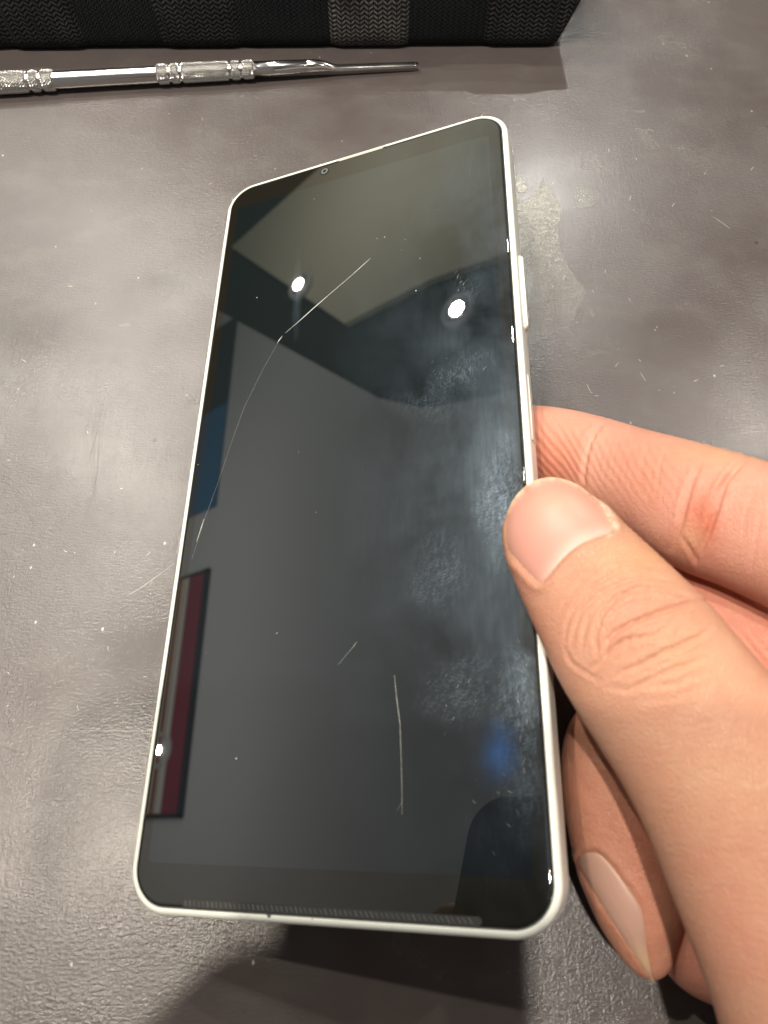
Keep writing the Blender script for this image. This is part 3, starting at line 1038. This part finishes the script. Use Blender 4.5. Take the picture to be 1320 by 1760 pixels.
# nail beds: sink the flesh under the plate, raise the folds round it
for (poly, mask, sink, fold, dist_lo) in ((nail_poly, is_th, .55, .30, None), (nail_poly2, who == 3, .45, .18, None)):
    d, t = pdist(poly, closed=True)
    ins = inside(poly, U_, V_)
    c = poly.mean(0)
    if mask is is_th:
        # proximal and side folds only (towards the knuckle)
        ax = np.array([.56, .83])
        s = ((U_ - c[0]) * ax[0] + (V_ - c[1]) * ax[1])
        wfold = np.clip((s + 22) / 30, 0, 1)
    else:
        s = ((V_ - 1560) / 60.0)
        wfold = np.clip(0.6 - s, 0, 1)
    f = np.where(ins, -sink * np.clip(d / 9.0, 0, 1) * 1.0 - .05, fold * np.exp(-((d - 7) / 8.0) ** 2) * wfold)
    f = f - np.where(~ins, .34 * np.exp(-(d / 2.6) ** 2) * wfold, 0)
    disp_ += np.where(mask & front, f, 0)

co2 = co + no * disp_[:, None]

# keep the flesh outside the phone: flatten where it would enter the body
loc = (co2 - PT) @ PR                       # phone-local mm
mth = (np.abs(loc[:, 0]) < HW + .1) & (np.abs(loc[:, 1]) < HH)
top = mth & is_th & (loc[:, 2] < 0.12) & (loc[:, 0] > 20) & (loc[:, 2] > -9)
loc[top, 2] = 0.12
loc[:, 0] = np.where(is_th & (loc[:, 0] < HW) & (loc[:, 0] > 20) & (loc[:, 2] < -0.3), HW, loc[:, 0])
bk = mth & (~is_th) & (loc[:, 2] > -8.9)
loc[bk & (loc[:, 0] < 31), 2] = -8.9
push = bk & (loc[:, 0] >= 31)
loc[push, 0] = HW + .15
co2 = loc @ PR.T + PT
wz = W(co2)
low = wz[:, 2] < 0.0004
wz[low, 2] = 0.0004

hand_me.vertices.foreach_set('co', wz.ravel())
hand_me.update()
hand_me.polygons.foreach_set('use_smooth', [True] * len(hand_me.polygons))


def gauss(cu, cv, ru, rv):
    return np.exp(-(((U_ - cu) / ru) ** 2 + ((V_ - cv) / rv) ** 2))


base_th = np.array([0.49, 0.258, 0.172]); base_pa = np.array([0.56, 0.275, 0.205]); red = np.array([0.48, 0.13, 0.075]); pink = np.array([0.54, 0.24, 0.165]); yel = np.array([0.56, 0.33, 0.18])
tint = np.where(is_th[:, None], base_th, base_pa)


def blend(col, k):
    global tint
    k = np.clip(k, 0, 1)[:, None]
    tint = tint * (1 - k) + col * k


blend(red, np.where(who == 1, .60 * gauss(940, 800, 60, 60) + .75 * gauss(1200, 885, 28, 45) + .5 * gauss(1222, 905, 16, 40) + .28 * gauss(1120, 800, 60, 60), 0))
blend(yel, np.where(who == 1, .5 * gauss(1240, 775, 90, 30) + .5 * gauss(1185, 925, 22, 28), 0))
blend(red, np.where(who == 2, .45, 0))
blend(np.array([.34, .165, .105]), np.where(who == 3, .8, 0))  # ring finger darkened: the thumb's shade painted into its skin tint
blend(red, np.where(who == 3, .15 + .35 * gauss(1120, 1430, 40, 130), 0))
blend(red, np.where(who == 4, .45, 0))
blend(yel, np.where(is_th, .65 * gauss(1100, 960, 80, 40) + .4 * gauss(1180, 1130, 80, 60) + .4 * gauss(1260, 1350, 90, 90), 0))
blend(pink, np.where(is_th, .6 * gauss(900, 1010, 30, 70) + .5 * gauss(960, 1130, 40, 60) + .5 * gauss(1270, 1600, 90, 120), 0))
blend(pink * .95, np.where(is_th, .35 * gauss(1090, 1085, 60, 45), 0))
# dry pale skin beside the nail
d, t = pdist([zt_(765, 190), zt_(850, 275), zt_(905, 360), zt_(950, 440), zt_(960, 490), zt_(905, 535)])
fl = np.exp(-(d / 4.5) ** 2) * (0.5 + 0.5 * np.sin(t * 90 + 3 * np.sin(U_ * .9)))
blend(np.array([.80, .68, .54]), np.where(is_th, .75 * fl, 0))
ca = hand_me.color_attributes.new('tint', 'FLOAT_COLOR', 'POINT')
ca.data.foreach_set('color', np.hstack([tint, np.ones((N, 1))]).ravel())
rg = np.where(who == 1, np.clip(gauss(940, 760, 110, 90) * 1.2, 0, 1) + .5 * gauss(1130, 800, 90, 70), np.where(who == 2, .5, 0))
ra = hand_me.attributes.new('ridge', 'FLOAT', 'POINT')
ra.data.foreach_set('value', np.clip(rg, 0, 1))
hand_me.materials.clear()
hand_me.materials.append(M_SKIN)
hand_me.name = 'hand'
hand = bpy.data.objects.new('hand', hand_me)
COL.objects.link(hand)
tag(hand, 'right hand gripping the right edge of the phone between thumb and curled fingers', 'hand')

# nails: plates shaped on the finger surface
hand_me.calc_loop_triangles()
bvh_v = [Vector(v) for v in co]                            # smooth flesh before the nail bed was sunk
polys = [tuple(p.vertices) for p in hand_me.polygons]
bvh = BVHTree.FromPolygons(bvh_v, polys)


def nail(name, poly, cen, lift, edge_sink, tintf, thick=0.35, rings=26, dome=0.0):
    nb = len(poly)
    V, Cc = [], []
    prevz = None
    zc = None
    grid = np.zeros((rings + 1, nb, 3))
    for j in range(nb):
        lastz = None
        for i in range(rings + 1):
            t = i / rings
            u, v = cen[0] + (poly[j][0] - cen[0]) * t, cen[1] + (poly[j][1] - cen[1]) * t
            d = Vector(((u - 660) / F, (v - 880) / F, 1.0)).normalized()
            hit = bvh.ray_cast(Vector((0, 0, 0)), d)
            if hit[0] is not None and (lastz is None or abs(hit[0].z - lastz) < 1.2):
                z = hit[0].z
                lastz = z
            else:
                z = (lastz or 108) + 0.02
                lastz = z
            e = lift * (1 - t ** 6) - edge_sink * t ** 14 + dome * (1 - t * t)
            grid[i, j] = px(u, v, z - e)
    # smooth depth a little
    for _ in range(4):
        gz = grid.copy()
        grid[1:-1] = (gz[1:-1] * 2 + gz[:-2] + gz[2:] + np.roll(gz, 1, 1)[1:-1] + np.roll(gz, -1, 1)[1:-1]) / 6
    Fc = []
    for i in range(rings + 1):
        for j in range(nb):
            V.append(W(grid[i, j]))
    for i in range(rings):
        for j in range(nb):
            k = (j + 1) % nb
            Fc.append((i * nb + j, i * nb + k, (i + 1) * nb + k, (i + 1) * nb + j))
    # rim down into the flesh
    b0 = len(V)
    for j in range(nb):
        p = grid[rings, j].copy()
        p *= (p[2] + thick) / p[2]
        V.append(W(p))
    for j in range(nb):
        k = (j + 1) % nb
        Fc.append((rings * nb + j, rings * nb + k, b0 + k, b0 + j))
    V = np.array(V)
    o = new_mesh_obj(name, V, Fc, M_NAIL, hand)
    uv = []
    for i in range(rings + 1):
        for j in range(nb):
            t = i / rings
            uv.append((cen[0] + (poly[j][0] - cen[0]) * t, cen[1] + (poly[j][1] - cen[1]) * t, t))
    for j in range(nb):
        uv.append((poly[j][0], poly[j][1], 1.0))
    cols = tintf(np.array(uv))
    c_ = o.data.color_attributes.new('tint', 'FLOAT_COLOR', 'POINT')
    c_.data.foreach_set('color', np.hstack([cols, np.ones((len(cols), 1))]).ravel())
    bm = bmesh.new(); bm.from_mesh(o.data); bmesh.ops.remove_doubles(bm, verts=bm.verts[:], dist=1e-7); bmesh.ops.recalc_face_normals(bm, faces=bm.faces[:]); bm.to_mesh(o.data); bm.free()
    return o


def seg_d(poly, uv):
    P = np.array(poly, float)
    best = np.full(len(uv), 1e9)
    for a, b in zip(P[:-1], P[1:]):
        d = b - a
        t = np.clip(((uv[:, 0] - a[0]) * d[0] + (uv[:, 1] - a[1]) * d[1]) / (d @ d), 0, 1)
        best = np.minimum(best, np.hypot(uv[:, 0] - a[0] - t * d[0], uv[:, 1] - a[1] - t * d[1]))
    return best


def tint1(uv):
    c = np.tile(np.array([0.53, 0.265, 0.205]), (len(uv), 1))
    g1 = np.exp(-(((uv[:, 0] - 925) / 45) ** 2 + ((uv[:, 1] - 960) / 50) ** 2))[:, None]
    c = c * (1 - .6 * g1) + np.array([.55, .26, .21]) * .6 * g1
    g2 = np.exp(-(((uv[:, 0] - 950) / 50) ** 2 + ((uv[:, 1] - 860) / 28) ** 2))[:, None]
    c = c * (1 - .6 * g2) + np.array([.54, .30, .215]) * .6 * g2
    d = seg_d([zt_(440, 850), zt_(520, 740), zt_(600, 640), zt_(700, 570), zt_(800, 540), zt_(930, 500)], uv)
    k = (np.exp(-(d / 14) ** 2) * .34)[:, None]
    c = c * (1 - k) + np.array([.64, .46, .39]) * k
    e = np.clip((uv[:, 2] - .955) / .02, 0, 1) * (uv[:, 1] < 930)
    e = (e * .7)[:, None]
    return c * (1 - e) + np.array([.70, .52, .30]) * e


def tint2(uv):
    c = np.tile(np.array([0.42, 0.25, 0.19]), (len(uv), 1))
    e = np.clip((uv[:, 1] - 1610) / 40, 0, 1)[:, None]
    return c * (1 - .7 * e) + np.array([.50, .33, .19]) * .7 * e


nail('thumbnail', nail_poly, zt_(480, 470), -.10, .42, tint1, dome=.22)
nail('fingernail', nail_poly2, (1062, 1556), -.05, .35, tint2, dome=.25, thick=.5)

# ------------------------------------------------------------------ steel probe on the table
probe = bpy.data.objects.new('steel_probe', None)
COL.objects.link(probe)
tag(probe, 'polished steel pick with knurled grips and a flat tip, lying before the black case', 'hand tool')
A = on_plane(0, 143, 2.9); B = on_plane(435, 121, 2.6)
pd = (B - A); px_mm = np.linalg.norm(pd) / 435.0
pd = pd / np.linalg.norm(pd)
probe.location = tuple(A * 0.001)
probe.rotation_euler = (0, 0, math.atan2(pd[1], pd[0]))


def knurl(name, u0, u1, r, kn, parent, r0=None, taper=0.0):
    x0, x1 = u0 * px_mm, u1 * px_mm
    n = max(6, int((x1 - x0) / (0.09 if kn else .8)))
    seg = 264 if kn else 64
    V, Fc = [], []
    for i in range(n + 1):
        x = x0 + (x1 - x0) * i / n
        edge = min(x - x0, x1 - x) / 0.35
        uu = x / px_mm
        rr0 = (2.62 - .42 * uu / 435 - .25 + .25 * min(1, edge)) if kn else 2.30 - .35 * uu / 435
        for k in range(seg):
            a = 2 * math.pi * k / seg
            h = 0.0
            if kn:
                q = 22
                s1 = abs(((a * q / (2 * math.pi) + x / .82) % 1.0) - .5) * 2
                s2 = abs(((a * q / (2 * math.pi) - x / .82) % 1.0) - .5) * 2
                h = 0.34 * min(s1, s2) - .10
            V.append((x * .001, (rr0 + h) * math.cos(a) * .001, (rr0 + h) * math.sin(a) * .001))
    for i in range(n):
        for k in range(seg):
            a, b = i * seg + k, i * seg + (k + 1) % seg
            Fc.append((a, a + seg, b + seg, b))
    Fc.append(tuple(range(seg)))
    Fc.append(tuple(reversed(range(n * seg, (n + 1) * seg))))
    return new_mesh_obj(name, V, Fc, M_GRIP if kn else M_STEEL, parent, smooth=not kn)


shaft = knurl('shaft', -150, 432, 2.62, False, probe)
for (u0, u1) in ((-90, 48), (53, 68), (73, 93), (270, 289), (293, 308), (312.5, 393), (397.5, 412.5), (417, 436)):
    knurl('grip', u0, u1, 2.86, True, probe)
# tapered nose, offset neck and flat blade as one forged piece
st = [(430, 0, 2.50, 2.50), (480, .05, 2.35, 2.35), (529, .1, 2.1, 2.1), (530.3, .1, 1.98, 1.98), (531.6, .1, 2.08, 2.08), (545, .1, 2.0, 2.0), (556, -.05, 1.85, 1.75), (566, -.4, 1.65, 1.35), (575, -.75, 1.45, .95), (582, -.9, 1.35, .78),
      (620, -1.0, 1.3, .70), (680, -1.1, 1.2, .52), (718, -1.15, 1.05, .36), (725, -1.15, .8, .25)]
V, Fc = [], []
seg = 40
st = [(u, dz * .85, w * .78, h * .78) for (u, dz, w, h) in st]
for (u, dz, w, h) in st:
    for k in range(seg):
        a = 2 * math.pi * k / seg
        V.append((u * px_mm * .001, (w * math.cos(a)) * .001, (dz + h * math.sin(a)) * .001))
for i in range(len(st) - 1):
    for k in range(seg):
        a, b = i * seg + k, i * seg + (k + 1) % seg
        Fc.append((a, a + seg, b + seg, b))
Fc.append(tuple(range(seg))); Fc.append(tuple(reversed(range((len(st) - 1) * seg, len(st) * seg))))
new_mesh_obj('blade', V, Fc, M_STEEL, probe)

# ------------------------------------------------------------------ black fabric case with elastic bands
case = bpy.data.objects.new('fabric_case', None)
COL.objects.link(case)
tag(case, 'black fabric case wrapped in ribbed knit elastic bands, standing behind the steel pick', 'tool case')
case.location = (0, 0.2085, 0)
case.rotation_euler = (0, 0, math.radians(0.6))


def case_profile(x, proud):
    """outline of the pouch in the y-z plane at position x, mm: front bottom -> front -> top"""
    pts = []
    H = 24.0
    for (y, z) in [(5.0, 0.3), (2.2, 0.3), (1.0, 0.7), (0.35, 1.4), (0.05, 2.6), (-0.1, 4.5), (-0.15, 8), (-.05, 13), (.3, 18), (1.2, 21.5), (3.2, 23.6), (7, 24.6), (25, 25.6), (60, 25.5), (80, 24.5)]:
        s = 1.0
        pts.append((y - proud * (1 if z < 22 else 0) , z + (proud if z > 20 else 0)))
    return pts


def case_strip(name, x0, x1, proud, mat, parent, nx=24, end=False):
    V, Fc = [], []
    rows = None
    for i in range(nx + 1):
        x = x0 + (x1 - x0) * i / nx
        e = min(i, nx - i) / nx
        pr = proud * min(1.0, e * 8 + .0) if proud > 0.2 else proud
        P = case_profile(x, pr)
        rows = len(P)
        for (y, z) in P:
            xx = x
            yy = y
            if end:                                         # right end swells outwards and rounds off
                f = (x - x0) / (x1 - x0)
                xx = x + (.36 * z if z < 20 else 7.2) * f
                yy = y + 1.3 * max(0, f - .75) ** 2 * 16 * .6
            V.append((xx * .001, yy * .001, z * .001))
    for i in range(nx):
        for k in range(rows - 1):
            a = i * rows + k
            Fc.append((a, a + rows, a + rows + 1, a + 1))
    if end:
        Fc.append(tuple(nx * rows + k for k in range(rows)))
    return new_mesh_obj(name, V, Fc, mat, parent)


K1 = mat_knit('knit_band', (0.006, 0.007, 0.009), (0.065, 0.066, 0.064), 'wide')
K2 = mat_knit('knit_ground', (0.007, 0.010, 0.012), (0.022, 0.027, 0.028), 'fine')
K3 = mat_knit('knit_band_bright', (0.012, 0.013, 0.014), (0.22, 0.22, 0.20), 'wide')
shell = case_strip('cover', -175, 49.0, 0.0, K2, case, nx=30, end=False)
endp = case_strip('end_panel', 49.0, 50.2, 0.0, K1, case, nx=6, end=True)
for (x0, x1, m, p) in ((-160, -108, K1, .6), (-108, -86.5, K1, .7), (-64, -41.5, K1, .55), (-41.2, -15.8, K2, .3), (-15.5, 7, K3, .8), (29, 50.0, K1, .7)):
    case_strip('elastic_band', x0, x1, p, m, case, nx=26, end=False)

# ------------------------------------------------------------------ overhead, seen in the screen: ceiling, panels, hanging signs
M_CDARK = plain('ceiling_dark', (0.035, 0.04, 0.045), 0.8)
M_CWARM = plain('ceiling_warm', (0.80, 0.76, 0.58), 0.8)
M_CGREY = plain('ceiling_pale', (0.68, 0.69, 0.70), 0.8)


def prism(name, pts, z0, z1, mat, parent=None):
    n = len(pts)
    V = [(x, y, z0) for x, y in pts] + [(x, y, z1) for x, y in pts]
    Fc = [tuple(reversed(range(n))), tuple(range(n, 2 * n))] + [(k, (k + 1) % n, (k + 1) % n + n, k + n) for k in range(n)]
    return new_mesh_obj(name, V, Fc, mat, parent, smooth=False)


ceil = slab('ceiling', -3.6, 2.2, -1.6, 4.2, CEIL, CEIL + .06, M_CDARK)
tag(ceil, kind='structure')
p = prism('ceiling_panel', [(-2.485, 2.965), (-1.599, 1.973), (-1.141, 1.95), (-.883, 1.89), (-.2, 1.8), (-.2, 3.3), (-1.734, 3.077)], CEIL - .03, CEIL - .001, M_CWARM)
tag(p, kind='structure')
p = prism('ceiling_panel', [(-2.80, 2.79), (-1.403, 1.515), (-1.186, 1.38), (-.923, 1.32), (-.2, 1.22), (-.2, -1.3), (-3.3, -1.3), (-3.3, 2.79)], CEIL - .03, CEIL - .001, M_CGREY)
tag(p, kind='structure')

for i, (x, y, pw, col) in enumerate(LAMPS):
    V, Fc = [], []
    for (r, z) in ((.052, -.053), (.068, -.053), (.072, -.045), (.072, -.030), (.052, -.030)):
        for k in range(40):
            a = 2 * math.pi * k / 40
            V.append((r * math.cos(a), r * math.sin(a), z))
    for q in range(5):
        for k in range(40):
            a, b = q * 40 + k, q * 40 + (k + 1) % 40
            a2, b2 = ((q + 1) % 5) * 40 + k, ((q + 1) % 5) * 40 + (k + 1) % 40
            Fc.append((a, b, b2, a2))
    o = new_mesh_obj('ceiling_light', V, Fc, M_CGREY)
    o.location = (x, y, CEIL)
    tag(o, 'round recessed ceiling light, its glow caught in the phone screen or the table, except one added fill lamp', 'ceiling light', 'ceiling lights overhead')

zs = CEIL - .045
sg = bpy.data.objects.new('hanging_sign', None); COL.objects.link(sg); sg.location = (-2.6, .55, zs)
tag(sg, 'dark red sign with pale stripes, mirrored at the lower left edge of the phone screen', 'sign')
M_RED = plain('sign_red', (0.33, 0.035, 0.065), 0.45)
M_PALE = plain('sign_pale', (0.80, 0.76, 0.70), 0.5)
M_EDGE = plain('sign_edge', (0.02, 0.02, 0.03), 0.5)
slab('board', -.3, .235, -.475, .475, 0, .012, M_RED, sg)
slab('border', .236, .262, -.49, .49, 0, .012, M_EDGE, sg)
slab('border', -.3, .262, .476, .492, 0, .012, M_EDGE, sg)
slab('border', -.3, .262, -.492, -.476, 0, .012, M_EDGE, sg)
slab('stripe', .085, .135, -.474, .474, -.004, -.001, M_PALE, sg)
slab('stripe', -.03, .06, -.474, .474, -.004, -.001, M_PALE, sg)
slab('stripe', -.3, -.06, -.474, .474, -.004, -.001, M_PALE, sg)
sg = bpy.data.objects.new('hanging_sign', None); COL.objects.link(sg); sg.location = (-2.6, 1.9, zs)
tag(sg, 'navy and blue sign, mirrored at the upper left edge of the phone screen', 'sign')
slab('board', -.3, .25, -.56, -.02, 0, .012, plain('sign_blue', (0.05, 0.20, 0.40), 0.45), sg)
slab('board', -.3, .25, -.019, .50, 0, .012, plain('sign_navy', (0.03, 0.04, 0.055), 0.45), sg)
slab('stripe', -.3, .03, -.019, .49, -.004, -.001, plain('sign_maroon', (0.12, 0.03, 0.05), .5), sg)

# the phone that takes the picture, just behind the lens: it shades the table and shows in the screen
tk = bpy.data.objects.new('camera_phone', None)
COL.objects.link(tk)
tag(tk, 'black phone taking the picture, mirrored dark in the lower right corner of the screen', 'smartphone')
m2 = Matrix.Identity(4)
for i in range(3):
    for j in range(3):
        m2[i][j] = MW[i, j]
    m2[i][3] = (0, 0, CH * .001)[i]
tk.matrix_world = m2


def shift_rr(name, hw, hh, r, cx, cy, z0, z1, mat, parent):
    p = rrect(hw, hh, r)
    n = len(p)
    V = [((x + cx) * .001, (y + cy) * .001, z0 * .001) for x, y in p] + [((x + cx) * .001, (y + cy) * .001, z1 * .001) for x, y in p]
    Fc = [tuple(reversed(range(n))), tuple(range(n, 2 * n))] + [(k, (k + 1) % n, (k + 1) % n + n, k + n) for k in range(n)]
    return new_mesh_obj(name, V, Fc, mat, parent, smooth=False)


shift_rr('body', 39, 76, 12, -27, 61, -16, -8, M_BLACK, tk)
shift_rr('camera_bump', 17, 17, 7, -5, 4, -7.8, -6, M_BLACK, tk)


# the photographer's own hand closing on the left side of that phone
def free_tube(P, n=40, seg=24):
    C = catmull(np.array(P, float), n)
    V, Fc = [], []
    for i in range(n):
        T = C[min(i + 1, n - 1), :3] - C[max(i - 1, 0), :3]
        T /= np.linalg.norm(T)
        U = np.array([0, 0, -1.0]); U = U - T * (U @ T); U /= np.linalg.norm(U)
        S = np.cross(T, U)
        for k in range(seg):
            a = 2 * math.pi * k / seg
            V.append(C[i, :3] + S * math.cos(a) * C[i, 3] + U * math.sin(a) * C[i, 4])
    for i in range(n - 1):
        for k in range(seg):
            a, b = i * seg + k, i * seg + (k + 1) % seg
            Fc.append((a, b, b + seg, a + seg))
    Fc.append(tuple(range(seg)))
    Fc.append(tuple(range((n - 1) * seg, n * seg)))
    return V, Fc


HV, HF = [], []
for P in ([(-30, 92, -24, 1.5, 1.5), (-33, 90, -25, 7, 5), (-45, 84, -27, 9.5, 8), (-62, 78, -27, 10.5, 9.5), (-80, 84, -26, 12, 11), (-92, 100, -26, 15, 13)],
          [(-64, 22, -12, 1.5, 1.5), (-66, 22, -13, 6, 6), (-74, 24, -18, 8, 8), (-84, 36, -23, 9, 9), (-92, 60, -26, 11, 11), (-94, 90, -27, 14, 13)],
          [(-67, 42, -12, 5, 5), (-76, 44, -18, 8, 8), (-88, 56, -23, 9.5, 9), (-96, 82, -26, 12, 12)],
          [(-67, 62, -12, 5, 5), (-76, 64, -18, 8, 8), (-90, 76, -23, 9.5, 9), (-97, 96, -26, 12, 12)],
          [(-67, 82, -12, 5, 5), (-76, 84, -18, 8, 8), (-90, 92, -23, 9.5, 9), (-97, 108, -26, 12, 12)],
          [(-88, 66, -26, 8, 8), (-90, 80, -27, 17, 13), (-92, 110, -28, 24, 15), (-98, 150, -30, 26, 17), (-112, 200, -34, 26, 20), (-128, 260, -40, 27, 22)]):
    V, Fc = free_tube(P)
    b0 = len(HV)
    HV += V
    HF += [tuple(b0 + k for k in f) for f in Fc]
me = bpy.data.meshes.new('tmp2')
me.from_pydata([tuple(v * .1) for v in HV], [], HF)
bm = bmesh.new(); bm.from_mesh(me); bmesh.ops.recalc_face_normals(bm, faces=bm.faces[:]); bm.to_mesh(me); bm.free()
tmp = bpy.data.objects.new('tmp2', me)
COL.objects.link(tmp)
md = tmp.modifiers.new('r', 'REMESH'); md.mode = 'VOXEL'; md.voxel_size = 0.12
ms = tmp.modifiers.new('s', 'SMOOTH'); ms.factor = 0.5; ms.iterations = 6
me2 = bpy.data.meshes.new_from_object(tmp.evaluated_get(bpy.context.evaluated_depsgraph_get()))
bpy.data.objects.remove(tmp)
n_ = len(me2.vertices)
c_ = np.zeros(n_ * 3); me2.vertices.foreach_get('co', c_)
me2.vertices.foreach_set('co', W(c_.reshape(-1, 3) * 10).ravel())
me2.update()
me2.polygons.foreach_set('use_smooth', [True] * len(me2.polygons))
ca = me2.color_attributes.new('tint', 'FLOAT_COLOR', 'POINT')
ca.data.foreach_set('color', np.tile([.51, .27, .158, 1], n_))
me2.materials.clear(); me2.materials.append(M_SKIN)
me2.name = 'hand'
h2 = bpy.data.objects.new('hand', me2)
COL.objects.link(h2)
tag(h2, 'photographer\'s hand holding the phone that takes the picture, seen only by its shadow', 'hand')
